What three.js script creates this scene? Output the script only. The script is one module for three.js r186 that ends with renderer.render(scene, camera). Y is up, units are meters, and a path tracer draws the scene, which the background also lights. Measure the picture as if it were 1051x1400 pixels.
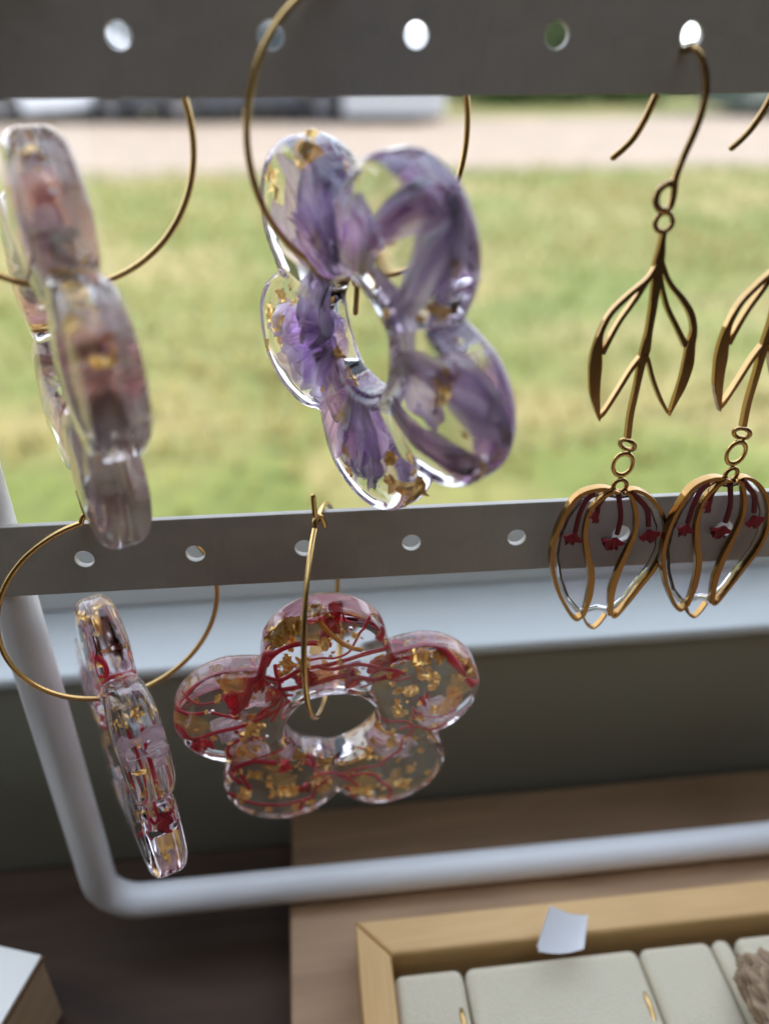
import * as THREE from 'three';
import { mergeGeometries, mergeVertices, toCreasedNormals } from 'three/addons/utils/BufferGeometryUtils.js';
import { RoundedBoxGeometry } from 'three/addons/geometries/RoundedBoxGeometry.js';

// ---------------------------------------------------------------- camera, sky, sun, exposure
const scene = new THREE.Scene();
const camera = new THREE.PerspectiveCamera(65.37, 768 / 1024, 0.01, 600);
camera.rotation.set(THREE.MathUtils.degToRad(-30.4), THREE.MathUtils.degToRad(-6.3), 0, 'YXZ');
camera.position.set(0, 0.186, 0);
camera.focus = 0.143; camera.userData.fStop = 7.4;
camera.updateMatrixWorld(true);
const renderer = new THREE.WebGLRenderer({ antialias: true });
renderer.setSize(768, 1024);
renderer.toneMapping = THREE.LinearToneMapping;
renderer.toneMappingExposure = 2.9;
renderer.shadowMap.enabled = true;
{ // hazy bright day: pale at the horizon, soft blue above
  const W = 128, H = 64, d = new Float32Array(W * H * 4);
  for (let j = 0; j < H; j++) {
    const el = ((j + 0.5) / H - 0.5) * Math.PI, t = Math.max(0, Math.sin(el));
    for (let i = 0; i < W; i++) {
      const cl = 0.06 * Math.sin(i * 2 * Math.PI / W * 3 + j * 0.5) * Math.min(1, t * 4), k = Math.pow(t, 0.55), o = (j * W + i) * 4;
      d[o] = 1.2 - 0.5 * k + cl; d[o + 1] = 1.24 - 0.42 * k + cl; d[o + 2] = 1.3 - 0.28 * k + cl * 0.8; d[o + 3] = 1;
    }
  }
  const sky = new THREE.DataTexture(d, W, H, THREE.RGBAFormat, THREE.FloatType);
  sky.mapping = THREE.EquirectangularReflectionMapping; sky.magFilter = THREE.LinearFilter; sky.minFilter = THREE.LinearFilter; sky.needsUpdate = true;
  scene.background = sky; scene.environment = sky;
}
const sun = new THREE.DirectionalLight(new THREE.Color(1, 0.94, 0.84), 2.9);
sun.position.set(5, 3.2, 1.0); sun.castShadow = true; sun.shadow.radius = 4; sun.shadow.mapSize.set(2048, 2048);
Object.assign(sun.shadow.camera, { left: -4, right: 4, top: 4, bottom: -4, near: 0.1, far: 20 });
scene.add(sun, sun.target);

// ---------------------------------------------------------------- helpers
let seed = 7;
const rnd = () => { seed = (seed + 0x6D2B79F5) | 0; let t = Math.imul(seed ^ (seed >>> 15), 1 | seed); t = (t + Math.imul(t ^ (t >>> 7), 61 | t)) ^ t; return ((t ^ (t >>> 14)) >>> 0) / 4294967296; };
const rr = (a, b) => a + (b - a) * rnd();
const V = (x, y, z) => new THREE.Vector3(x, y, z);
const CAM = camera.position.clone(), F = 1091;
// where a sight line of the photograph meets a plane of the place (z = depth plane, y = level)
const ray = (px, py) => V((px - 525.5) / F, -(py - 700) / F, -1).applyQuaternion(camera.quaternion);
const onz = (px, py, z) => { const d = ray(px, py); return CAM.clone().addScaledVector(d, (z - CAM.z) / d.z); };
const ony = (px, py, y) => { const d = ray(px, py); return CAM.clone().addScaledVector(d, (y - CAM.y) / d.y); };
const names = {};
const numbered = (n) => { const k = names[n] = (names[n] ?? -1) + 1; return k ? `${n}_${String(k).padStart(3, '0')}` : n; };
function mesh(name, geo, mat, parent) {
  const m = new THREE.Mesh(geo, mat); m.name = parent ? name : numbered(name); m.castShadow = m.receiveShadow = true; (parent || scene).add(m); return m;
}
function thing(name, label, category, pos = V(0, 0, 0), group) {
  const g = new THREE.Group(); g.name = numbered(name); g.position.copy(pos); g.userData = { label, category }; if (group) g.userData.group = group; scene.add(g); return g;
}
const struct = (name, geo, mat) => { const m = mesh(name, geo, mat); m.userData.kind = 'structure'; return m; };
const box = (w, h, d, x, y, z, r = 0) => { const g = r ? new RoundedBoxGeometry(w, h, d, 3, r) : new THREE.BoxGeometry(w, h, d); g.translate(x, y, z); return g; };
const span = (x0, x1, y0, y1, z0, z1, r = 0) => box(x1 - x0, y1 - y0, z1 - z0, (x0 + x1) / 2, (y0 + y1) / 2, (z0 + z1) / 2, r);
function grid(n) { const a = new Float32Array(n * n); for (let i = 0; i < n * n; i++) a[i] = rnd(); return a; }
const NG = grid(64);
function noise(x, y) { // tiling value noise, period 64
  const xi = Math.floor(x), yi = Math.floor(y), fx = x - xi, fy = y - yi, s = (t) => t * t * (3 - 2 * t), at = (i, j) => NG[((j % 64) + 64) % 64 * 64 + ((i % 64) + 64) % 64];
  const a = at(xi, yi) + (at(xi + 1, yi) - at(xi, yi)) * s(fx), b = at(xi, yi + 1) + (at(xi + 1, yi + 1) - at(xi, yi + 1)) * s(fx); return a + (b - a) * s(fy);
}
const noise3 = (x, y, z) => (noise(x + z * 1.7, y) + noise(y + 11.3, z - x * 0.6) + noise(z + 5.1, x + 23.7)) / 3;
function tex(n, fn, srgb = true) {
  const d = new Uint8Array(n * n * 4), c = [0, 0, 0];
  for (let j = 0; j < n; j++) for (let i = 0; i < n; i++) {
    fn(i / n, j / n, c); const o = (j * n + i) * 4;
    for (let k = 0; k < 3; k++) { let v = Math.min(1, Math.max(0, c[k])); if (srgb) v = v <= 0.0031308 ? v * 12.92 : 1.055 * Math.pow(v, 1 / 2.4) - 0.055; d[o + k] = v * 255; }
    d[o + 3] = 255;
  }
  const t = new THREE.DataTexture(d, n, n); t.wrapS = t.wrapT = THREE.RepeatWrapping; t.magFilter = THREE.LinearFilter; t.minFilter = THREE.LinearMipmapLinearFilter; t.generateMipmaps = true;
  if (srgb) t.colorSpace = THREE.SRGBColorSpace; t.needsUpdate = true; return t;
}
const mix = (a, b, t) => a + (b - a) * t;
// box projection of uv in metres * scale; grain along the given axis
function boxUV(g, s, turn = false) {
  const p = g.attributes.position, n = g.attributes.normal, uv = new Float32Array(p.count * 2);
  for (let i = 0; i < p.count; i++) {
    const a = [Math.abs(n.getX(i)), Math.abs(n.getY(i)), Math.abs(n.getZ(i))], x = p.getX(i), y = p.getY(i), z = p.getZ(i);
    let u, v; if (a[1] >= a[0] && a[1] >= a[2]) { u = x; v = z; } else if (a[0] >= a[2]) { u = turn ? y : z; v = turn ? z : y; } else { u = x; v = y; }
    if (turn) [u, v] = [v, u];
    uv[2 * i] = u * s; uv[2 * i + 1] = v * s;
  }
  g.setAttribute('uv', new THREE.BufferAttribute(uv, 2)); return g;
}
function tube(pts, r, seg = 0, rad = 10, closed = false) { return new THREE.TubeGeometry(new THREE.CatmullRomCurve3(pts, closed, 'centripetal'), seg || pts.length * 6, r, rad, closed); }
function capped(pts, r, seg, rad = 10) { // tube with round ends
  const a = tube(pts, r, seg, rad), e = [pts[0], pts[pts.length - 1]].map((p) => { const s = new THREE.SphereGeometry(r, rad, 6); s.translate(p.x, p.y, p.z); return s; });
  return mergeGeometries([a, ...e]);
}

// ---------------------------------------------------------------- materials
const std = (o) => new THREE.MeshStandardMaterial(o), phys = (o) => new THREE.MeshPhysicalMaterial(o);
const lin = (r, g, b) => new THREE.Color().setRGB(r, g, b);
const woodTex = (a, b, streak, n = 512) => tex(n, (u, v, c) => {
  const w = noise(u * 4, v * 8) * 2.2, g = noise(u * 8, v * 64 + w * 3), f = noise(u * 16 + 3, v * 192), r = 0.5 + 0.5 * Math.sin((v * 24 + w) * Math.PI), t = Math.min(1, Math.max(0, 0.45 * g + 0.25 * f + streak * r));
  for (let k = 0; k < 3; k++) c[k] = mix(a[k], b[k], t);
});
const M = {
  white: std({ color: lin(0.8, 0.8, 0.8), roughness: 0.32 }),
  strip: std({ color: lin(0.53, 0.505, 0.455), roughness: 0.5, bumpScale: 0.00004 }),
  frame: std({ color: lin(0.62, 0.63, 0.6), roughness: 0.5 }),
  sill: std({ color: lin(0.47, 0.49, 0.48), roughness: 0.45 }),
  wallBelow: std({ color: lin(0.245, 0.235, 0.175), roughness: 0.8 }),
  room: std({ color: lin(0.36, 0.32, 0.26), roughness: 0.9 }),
  floor: std({ color: lin(0.12, 0.08, 0.05), roughness: 0.7 }),
  brass: std({ color: lin(0.62, 0.42, 0.17), roughness: 0.27, metalness: 1 }),
  bronze: std({ color: lin(0.43, 0.28, 0.125), roughness: 0.21, metalness: 1 }),
  darkBronze: std({ color: lin(0.36, 0.215, 0.08), roughness: 0.24, metalness: 1 }),
  gold: std({ color: lin(0.93, 0.62, 0.2), roughness: 0.34, metalness: 0.7, flatShading: true, side: THREE.DoubleSide }),
  resin: phys({ color: 0xffffff, roughness: 0.015, transmission: 1, thickness: 0.007, ior: 1.5, attenuationColor: lin(0.93, 0.91, 0.96), attenuationDistance: 0.02 }),
  resinPink: phys({ color: 0xffffff, roughness: 0.015, transmission: 1, thickness: 0.007, ior: 1.5, attenuationColor: lin(0.97, 0.92, 0.945), attenuationDistance: 0.02 }),
  board: std({ map: woodTex([0.4, 0.25, 0.135], [0.27, 0.155, 0.08], 0.3), roughness: 0.55 }),
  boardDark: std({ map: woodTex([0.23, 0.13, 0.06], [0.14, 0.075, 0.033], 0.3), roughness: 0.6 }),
  table: std({ map: woodTex([0.065, 0.032, 0.014], [0.026, 0.012, 0.005], 0.3) , roughness: 0.75 }),
  bamboo: std({ map: woodTex([0.64, 0.405, 0.17], [0.54, 0.32, 0.12], 0.15), roughness: 0.5 }),
  paper: std({ color: lin(0.88, 0.88, 0.9), roughness: 0.8, side: THREE.DoubleSide }),
};
{ const t = tex(256, (u, v, c) => { c[0] = c[1] = c[2] = 0.4 + 0.6 * noise(u * 64, v * 64); }, false); M.strip.bumpMap = t; M.white.bumpMap = t; M.white.bumpScale = 0.00003;
  M.strip.map = tex(512, (u, v, c) => { const n = 0.93 + 0.1 * noise(u * 16, v * 16) + 0.05 * (noise(u * 128 % 64, v * 8) - 0.5), sp = noise(u * 200, v * 200) > 0.93 ? 0.86 : 1; c[0] = 0.45 * n * sp; c[1] = 0.425 * n * sp; c[2] = 0.375 * n * sp; }); M.strip.color.set(0xffffff); }

// ---------------------------------------------------------------- the outdoors
const LAWN = -1.014;
{
  const lawnTex = tex(1024, (u, v, c) => {
    const a = noise(u * 16, v * 16), b = noise(u * 32 + 9, v * 32), d = noise(u * 64, v * 64 + 3), e = noise(u * 320, v * 320), t = Math.min(1, Math.max(0, (0.55 * a + 0.3 * b + 0.15 * d - 0.34) * 3.2)), s = 0.8 + 0.4 * e;
    c[0] = mix(0.105, 0.205, t) * s; c[1] = mix(0.126, 0.17, t) * s; c[2] = mix(0.024, 0.062, t) * s;
  });
  lawnTex.repeat.set(1 / 14, 1 / 14);
  const g = new THREE.PlaneGeometry(400, 400); g.rotateX(-Math.PI / 2); { const p = g.attributes.position, uv = g.attributes.uv; for (let i = 0; i < p.count; i++) uv.setXY(i, p.getX(i), p.getZ(i)); } g.translate(0, LAWN, -120);
  struct('lawn', g, std({ map: lawnTex, roughness: 1 }));
    { // rough grass: tufts that break up the sheet, thinning out towards the road
    const bl = []; for (let k = 0; k < 5; k++) { const a = k * 1.26, g0 = new THREE.BufferGeometry(); g0.setAttribute('position', new THREE.Float32BufferAttribute([-0.012 * Math.cos(a), 0, -0.012 * Math.sin(a), 0.012 * Math.cos(a), 0, 0.012 * Math.sin(a), 0.05 * Math.sin(a * 2.3), 0.09 + 0.03 * (k % 3), 0.05 * Math.cos(a * 2.3)], 3)); g0.computeVertexNormals(); bl.push(g0); }
    const N = 6500, im = new THREE.InstancedMesh(mergeGeometries(bl), std({ color: 0xffffff, roughness: 0.9, side: THREE.DoubleSide }), N), q = new THREE.Matrix4(), sc = new THREE.Matrix4(), c = new THREE.Color();
    for (let i = 0; i < N; i++) {
      const z = -mix(2, 9.6, Math.pow(rnd(), 0.7)), x = rr(-0.75, 0.95) * -z * 0.9, n = noise(x * 1.1 + 5, z * 1.1), t = Math.min(1, Math.max(0, (n - 0.3) * 2 + rr(-0.25, 0.25))), k = rr(0.3, 0.7) * (0.6 + n * 0.7); q.makeRotationY(rr(0, 6.28)); q.multiply(sc.makeScale(k, k, k)); q.setPosition(x, LAWN, z); im.setMatrixAt(i, q); im.setColorAt(i, c.setRGB(mix(0.17, 0.34, t), mix(0.21, 0.29, t), mix(0.04, 0.11, t)));
    }
    im.name = 'grass_tufts'; im.userData = { kind: 'stuff', label: 'rough green and straw coloured grass growing on the lawn outside', category: 'grass' }; im.castShadow = im.receiveShadow = true; scene.add(im);
  }
  const gt = tex(256, (u, v, c) => { const t = 0.75 + 0.25 * noise(u * 64, v * 64) + 0.2 * (noise(u * 8, v * 8) - 0.5); c[0] = 0.275 * t; c[1] = 0.215 * t; c[2] = 0.165 * t; }); gt.repeat.set(0.4, 0.4);
  const sh = new THREE.Shape(), N = 60, L = [], R = [];
  for (let i = 0; i <= N; i++) { const x = -60 + i * 2; L.push([x, 9.2 + 0.5 * (noise(i * 0.7, 2) - 0.5)]); R.push([x, 16.4 + 0.4 * (noise(i * 0.6, 9) - 0.5)]); }
  L.forEach((p, i) => (i ? sh.lineTo(...p) : sh.moveTo(...p))); R.reverse().forEach((p) => sh.lineTo(...p));
  const rg = new THREE.ShapeGeometry(sh); rg.rotateX(-Math.PI / 2); rg.translate(0, LAWN + 0.004, 0);
  struct('gravel_road', rg, std({ map: gt, roughness: 1 }));
}
function car(label, x, z, turn, color, len = 4.2) {
  const c = thing('parked_car', label, 'car', V(x, LAWN, z)); c.rotation.y = turn;
  const h = len / 2, s = new THREE.Shape();
  s.moveTo(-h, 0.22); s.lineTo(-h, 0.75); s.quadraticCurveTo(-h + 0.05, 0.92, -h + 0.4, 0.95); s.lineTo(-h + 0.75, 1.0); s.lineTo(-h + 1.35, 1.45); s.lineTo(h - 1.0, 1.47); s.lineTo(h - 0.25, 1.02); s.lineTo(h, 0.9); s.lineTo(h, 0.22);
  for (const w of [h - 0.8, -h + 0.8]) { s.lineTo(w + 0.38, 0.22); s.absarc(w, 0.3, 0.36, 0, Math.PI, false); }
  s.lineTo(-h, 0.22);
  const g = new THREE.ExtrudeGeometry(s, { depth: 1.6, bevelSize: 0.06, bevelThickness: 0.06, bevelSegments: 2 }); g.translate(0, 0, -0.8);
  mesh('body', g, phys({ color, roughness: 0.35, clearcoat: 0.25, metalness: 0.1 }), c);
  mesh('underbody', span(-h + 0.25, h - 0.25, 0.1, 0.5, -0.72, 0.72, 0.05), std({ color: lin(0.012, 0.012, 0.013), roughness: 0.9 }), c);
  const glass = std({ color: lin(0.03, 0.04, 0.05), roughness: 0.1 }), tyre = std({ color: lin(0.02, 0.02, 0.02), roughness: 0.9 }), rim = std({ color: lin(0.12, 0.12, 0.13), roughness: 0.5, metalness: 0.6 });
  const win = new THREE.Shape(); win.moveTo(-h + 0.85, 1.03); win.lineTo(-h + 1.38, 1.4); win.lineTo(h - 1.05, 1.41); win.lineTo(h - 0.5, 1.05);
  const wg = new THREE.ExtrudeGeometry(win, { depth: 1.74, bevelEnabled: false }); wg.translate(0, 0, -0.87); mesh('window', wg, glass, c);
  for (const wx of [-h + 0.8, h - 0.8]) for (const wz of [-0.78, 0.78]) {
    const w = new THREE.TorusGeometry(0.22, 0.1, 10, 24); w.scale(1, 1, 1.1); w.translate(wx, 0.32, wz); const wm = mesh('wheel', w, tyre, c);
    const r = new THREE.CylinderGeometry(0.17, 0.17, 0.16, 20); r.rotateX(Math.PI / 2); r.translate(wx, 0.32, wz); mesh('rim', r, rim, wm);
  }
  for (const wz of [-0.6, 0.6]) mesh('headlight', box(0.06, 0.14, 0.3, -h - 0.04, 0.72, wz, 0.02), std({ color: lin(0.7, 0.7, 0.72), roughness: 0.15 }), c);
  return c;
}
car('silver grey parked car beyond the gravel road, above the left flower earring', -4.0, -16.6, 0.15, lin(0.42, 0.45, 0.5), 3.4);
car('dark blue grey parked car beyond the road, behind the big middle hoop', -0.6, -16.4, 0.05, lin(0.03, 0.035, 0.045), 4.0);
car('pale grey car parked end on to the road, right of the dark blue grey car', 1.95, -17.0, 1.5, lin(0.3, 0.31, 0.33), 4.0);
car('dark green grey parked car at the right, behind the ear hook', 10.6, -16.8, 0.1, lin(0.08, 0.1, 0.09), 4.3);
{ // house far behind the cars, seen only through the strip's holes and under its edge
  const X0 = -10.5, X1 = 1.2, Z = -30, h = thing('house', 'pale grey house with red door far beyond the road, behind the parked cars', 'house', V((X0 + X1) / 2, LAWN, Z)), w = X1 - X0, red = std({ color: lin(0.42, 0.06, 0.06), roughness: 0.6 });
  mesh('wall', span(-w / 2, w / 2, 0, 2.9, -3.5, 3.5), std({ color: lin(0.2, 0.21, 0.24), roughness: 0.9 }), h);
  const rs = new THREE.Shape([[-3.9, 2.9], [3.9, 2.9], [0, 4.9]].map((p) => new THREE.Vector2(...p))), rg = new THREE.ExtrudeGeometry(rs, { depth: w + 0.6, bevelEnabled: false }); rg.translate(0, 0.01, -w / 2 - 0.3); rg.rotateY(Math.PI / 2); mesh('roof', rg, std({ color: lin(0.2, 0.1, 0.07), roughness: 0.9 }), h);
  mesh('door', span(-4.35, -3.35, 0.05, 2.1, 3.51, 3.57, 0.01), red, h);
  for (const x of [-1.6, 0.9, 3.8]) { const f = mesh('window', span(x - 0.6, x + 0.6, 0.9, 2.1, 3.51, 3.56), std({ color: lin(0.7, 0.7, 0.7), roughness: 0.5 }), h); mesh('window_pane', span(x - 0.52, x + 0.52, 0.98, 2.02, 3.562, 3.57), std({ color: lin(0.05, 0.06, 0.07), roughness: 0.08 }), f); }
}
function hedge(label, x0, x1, z, h, n) {
  const t = thing('garden_hedge', label, 'hedge', V((x0 + x1) / 2, LAWN, z));
  const w = x1 - x0, parts = [], q = new THREE.Matrix4(), e = new THREE.Euler(), leaf = new THREE.PlaneGeometry(0.16, 0.09); leaf.translate(0.05, 0, 0);
  const im = new THREE.InstancedMesh(leaf, std({ color: 0xffffff, roughness: 0.8, side: THREE.DoubleSide }), n), c = new THREE.Color();
  for (let i = 0; i < n; i++) {
    const x = rr(-w / 2, w / 2), top = h * (0.82 + 0.3 * noise(x * 1.3 + 7, z)), y = top * Math.pow(rnd(), 0.7), zz = rr(-0.5, 0.5) * (1 - 0.4 * y / h);
    q.makeRotationFromEuler(e.set(rr(0, 6), rr(0, 6), rr(0, 6))); q.setPosition(x, y, zz); im.setMatrixAt(i, q);
    const s = rr(0.6, 1.3); im.setColorAt(i, c.setRGB(0.075 * s, 0.12 * s, 0.03 * s));
  }
  im.name = 'foliage'; im.castShadow = im.receiveShadow = true; im.userData.kind = 'stuff'; t.add(im);
  for (let k = 0; k < w * 1.5; k++) { const x = -w / 2 + (k + 0.5) / 1.5; const g = new THREE.CylinderGeometry(0.02, 0.04, h * 0.8, 6); g.translate(x, h * 0.4, 0); parts.push(g); }
  mesh("stem", mergeGeometries(parts), std({ color: lin(0.1, 0.07, 0.04), roughness: 1 }), t).userData.kind = "stuff";
}
hedge('green hedge beyond the road, on the left of the parked cars', -11, -5.9, -20, 1.7, 9000);
hedge('tall green hedge beyond the road, between the white car and the right car', 3.9, 8.4, -19.5, 2.3, 16000);
hedge('low dark hedge running along behind the parked cars', -5.5, 16, -22.5, 1.15, 16000);

// ---------------------------------------------------------------- the room and its window
const WX0 = -0.55, WX1 = 0.75, WY0 = 0.0705, WY1 = 1.05;
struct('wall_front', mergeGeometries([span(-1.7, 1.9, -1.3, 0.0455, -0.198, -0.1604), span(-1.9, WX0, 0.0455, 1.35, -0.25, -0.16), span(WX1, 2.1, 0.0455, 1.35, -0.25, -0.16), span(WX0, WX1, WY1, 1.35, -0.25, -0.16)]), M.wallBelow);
struct('wall_left', span(-1.9, -1.7, -0.8, 1.35, -0.16, 2.8), M.room);
struct('wall_right', span(1.9, 2.1, -0.8, 1.35, -0.16, 2.8), M.room);
struct('wall_back', span(-1.9, 2.1, -0.8, 1.35, 2.8, 3), M.room);
const SK = mergeGeometries([span(-1.9, -1.3, 1.25, 1.35, -0.16, 3), span(0.9, 2.1, 1.25, 1.35, -0.16, 3), span(-1.3, 0.9, 1.25, 1.35, 0.42, 3)]); // unseen opening added over the window, for more light on rod and tray
struct('ceiling', SK, M.room);
struct('floor', span(-1.9, 2.1, -1.0, -0.8, -0.16, 3), M.floor);
{
  const w = thing('window', 'pale painted window frame with sill behind the earring stand, looking onto the lawn', 'window', V(0.1, 0.05, -0.17));
  const T = (g) => { g.translate(-0.1, -0.05, 0.17); return g; };
  mesh('sill', T(span(WX0, WX1, 0.0457, 0.0495, -0.1995, -0.1592, 0.0016)), M.sill, w);
  mesh('rail', T(span(WX0, WX1, 0.0495, WY0, -0.194, -0.186, 0.0015)), M.frame, w);
  mesh('rail', T(span(WX0, WX1, WY1 - 0.03, WY1, -0.194, -0.186, 0.0015)), M.frame, w);
  mesh('stile', T(span(WX0, WX0 + 0.03, WY0, WY1 - 0.03, -0.194, -0.186, 0.0015)), M.frame, w);
  mesh('stile', T(span(WX1 - 0.03, WX1, WY0, WY1 - 0.03, -0.194, -0.186, 0.0015)), M.frame, w);
  const pane = new THREE.PlaneGeometry(WX1 - WX0 - 0.05, WY1 - WY0 - 0.04); pane.translate((WX0 + WX1) / 2, (WY0 + WY1) / 2, -0.19);
  mesh('pane', T(pane), phys({ color: 0xffffff, transmission: 1, thickness: 0, roughness: 0, ior: 1.5 }), w);
}

// ---------------------------------------------------------------- table, board
const BT = -0.0068, TT = -0.0200;
{
  const t = thing('wooden_table', 'dark brown wooden table top below the window, lower left of the picture', 'table', V(0.1, TT, 0.1));
  mesh('tabletop', boxUV(box(1.3, 0.03, 0.519, 0, -0.0155, 0, 0.003), 4), M.table, t);
  for (const x of [-0.58, 0.58]) for (const z of [-0.2, 0.2]) mesh('leg', box(0.05, 0.749, 0.05, x, -0.4055, z, 0.004), M.table, t);
  const b = thing('wooden_board', 'light brown wooden board lying on the dark table, under the rod and the tray', 'board', V(-0.0105, TT, -0.1585));
  mesh('plank', boxUV(span(0, 0.42, 0.0004, BT - TT, 0.0277, 0.36, 0.001), 5), M.board, b);
  mesh('plank', boxUV(span(0.0006, 0.42, 0.0004, BT - TT - 0.0004, 0, 0.0274, 0.001), 5), M.boardDark, b).userData.label = 'darker brown plank along the wall';  // board split under the rod, rear strip in a darker brown
}

// ---------------------------------------------------------------- earring stand
{
  const s = thing('earring_stand', 'white metal earring stand with round rod frame and two perforated strips', 'stand', V(-0.0567, BT, -0.1316));
  const R = 0.0042, O = s.position, P = [], y0 = -0.0026, x0 = -0.0567, x1 = 0.2, z = -0.1316, rf = 0.0095;
  const line = (a, b, n) => { for (let i = 0; i < n; i++) P.push(a.clone().lerp(b, i / n)); };
  const arc = (cx, cy, a0) => { for (let i = 0; i < 10; i++) { const a = a0 + (Math.PI / 2) * i / 10; P.push(V(cx + rf * Math.cos(a), cy + rf * Math.sin(a), z)); } };
  line(V(x0 - 0.002, 0.262, z), V(x0, y0 + rf, z), 24); arc(x0 + rf, y0 + rf, Math.PI); line(V(x0 + rf, y0, z), V(x1 - rf, y0, z), 30); arc(x1 - rf, y0 + rf, 1.5 * Math.PI); line(V(x1, y0 + rf, z), V(x1, 0.262, z), 24); P.push(V(x1, 0.262, z));
  const curve = new THREE.CatmullRomCurve3(P.map((p) => p.sub(O)), false, 'chordal');
  mesh('frame_rod', new THREE.TubeGeometry(curve, 260, R, 20), M.white, s);
  function strip(P0, az, el, x0k, x1k) {
    const sh = new THREE.Shape(), hh = 0.0073, a = x0k, b = x1k, r = 0.003;
    sh.moveTo(a + r, -hh); sh.lineTo(b - r, -hh); sh.absarc(b - r, -hh + r, r, -Math.PI / 2, 0); sh.lineTo(b, hh - r); sh.absarc(b - r, hh - r, r, 0, Math.PI / 2); sh.lineTo(a + r, hh); sh.absarc(a + r, hh - r, r, Math.PI / 2, Math.PI); sh.lineTo(a, -hh + r); sh.absarc(a + r, -hh + r, r, Math.PI, 1.5 * Math.PI);
    for (let k = -1; k < 12; k++) { const c = k * 0.02; if (c > a + 0.004 && c < b - 0.004) { const h = new THREE.Path(); h.absarc(c, 0, 0.0019, 0, 2 * Math.PI, true); sh.holes.push(h); } }
    const g = new THREE.ExtrudeGeometry(sh, { depth: 0.001, bevelSize: 0.00018, bevelThickness: 0.00018, bevelSegments: 2, curveSegments: 24 }); g.translate(0, 0, -0.00118);
    const m = mesh('perforated_strip', boxUV(g, 20), M.strip, s); m.position.copy(P0).sub(O); m.rotation.set(0, THREE.MathUtils.degToRad(az), THREE.MathUtils.degToRad(el), 'YXZ');
  }
  strip(V(-0.0215, 0.187, -0.1262), 1.2149, 0.0616, -0.0415, 0.226);
  strip(V(-0.0411, 0.1048, -0.1266), -1.7267, 0.466, -0.0215, 0.246);
}

// ---------------------------------------------------------------- flower pendants
const RL = 0.0186, LR = 0.01215, HOLE = 0.0092, HT = 0.0037;
function rOut(th) { // scalloped outline: five round lobes, lobe 0 points up (+y)
  let d = (th - Math.PI / 2) / (2 * Math.PI / 5); d = (d - Math.round(d)) * 2 * Math.PI / 5;
  const f = (q) => RL * Math.cos(q) + Math.sqrt(LR * LR - (RL * Math.sin(q)) ** 2);
  const k = 0.045, q = Math.PI / 5 - Math.sqrt((Math.PI / 5 - Math.abs(d)) ** 2 + k * k) + k * 0.4; // soft notch
  return f(Math.max(0, Math.min(Math.PI / 5, Math.abs(d) < 0.45 ? Math.abs(d) : Math.max(0.45, q))));
}
const LOBES = [0, 1, 2, 3, 4].map((k) => [RL * Math.cos(Math.PI / 2 + k * 0.4 * Math.PI), RL * Math.sin(Math.PI / 2 + k * 0.4 * Math.PI)]);
function thick(x, y) { let a = 0, w = 0; for (const [lx, ly] of LOBES) { const d2 = ((x - lx) ** 2 + (y - ly) ** 2) / (LR * LR), e = Math.exp(-9 * d2); a += e * Math.max(0, 1 - d2); w += e; } return 0.0034 + 0.0013 * (w > 0 ? a / w : 0); } // each lobe a low dome
function pendantGeo(sd) {
  const NT = 420, prof = [], rc = 0.0021; // rounded rectangle: s = 0 at the hole, 1 at the rim
  const K = 8; const corner = (cs, ox, oz, a0) => { for (let i = 0; i <= K; i++) { const a = a0 + Math.PI / 2 * i / K; prof.push([cs, ox + rc * Math.cos(a), oz + rc * Math.sin(a)]); } };
  corner(1, -rc, HT - rc, 0); for (let i = 1; i < 12; i++) prof.push([1 - i / 12, mix(-rc, rc, i / 12), HT]);
  corner(0, rc, HT - rc, Math.PI / 2); corner(0, rc, -HT + rc, Math.PI); for (let i = 1; i < 12; i++) prof.push([i / 12, mix(rc, -rc, i / 12), -HT]); corner(1, -rc, -HT + rc, 1.5 * Math.PI);
  const n = prof.length, pos = new Float32Array(NT * n * 3), idx = [];
  for (let i = 0; i < NT; i++) {
    const th = i / NT * 2 * Math.PI, ro = rOut(th), c = Math.cos(th), s = Math.sin(th);
    for (let j = 0; j < n; j++) {
      const [cs, off, z] = prof[j], r = mix(HOLE, ro, cs) + off, x = r * c, y = r * s, o = (i * n + j) * 3;
      const dome = thick(x, y) / HT, w = (noise(x * 260 + sd, y * 260) - 0.5) * 0.00022;
      pos[o] = x; pos[o + 1] = y; pos[o + 2] = z * dome + w * (Math.abs(z) > HT - 0.001 ? 1 : 0);
      const a = i * n + j, b = ((i + 1) % NT) * n + j, a2 = i * n + (j + 1) % n, b2 = ((i + 1) % NT) * n + (j + 1) % n; idx.push(a, b, a2, b, b2, a2);
    }
  }
  const g = new THREE.BufferGeometry(); g.setAttribute('position', new THREE.BufferAttribute(pos, 3)); g.setIndex(idx); g.computeVertexNormals(); return g;
}
function clampIn(p, zmax = HT - 0.0009) { // keep inclusions inside the resin
  const r = Math.hypot(p.x, p.y), th = Math.atan2(p.y, p.x), ro = rOut(th) - 0.0013, ri = HOLE + 0.0012, q = Math.min(ro, Math.max(ri, r)); p.x *= q / r; p.y *= q / r;
  const edge = Math.min(ro + 0.0013 - q, q - ri + 0.0012), zm = Math.min(zmax, edge < 0.0021 ? HT - 0.0011 - (0.0021 - edge) * 0.6 : zmax); zm2(p, zm); return p;
}
function zm2(p, zm) { const q = Math.max(0.0006, Math.min(zm, thick(p.x, p.y) - 0.0006)); p.z = Math.max(-q, Math.min(q, p.z)); }
const lobeDir = (k) => Math.PI / 2 + k * 2 * Math.PI / 5;
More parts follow.
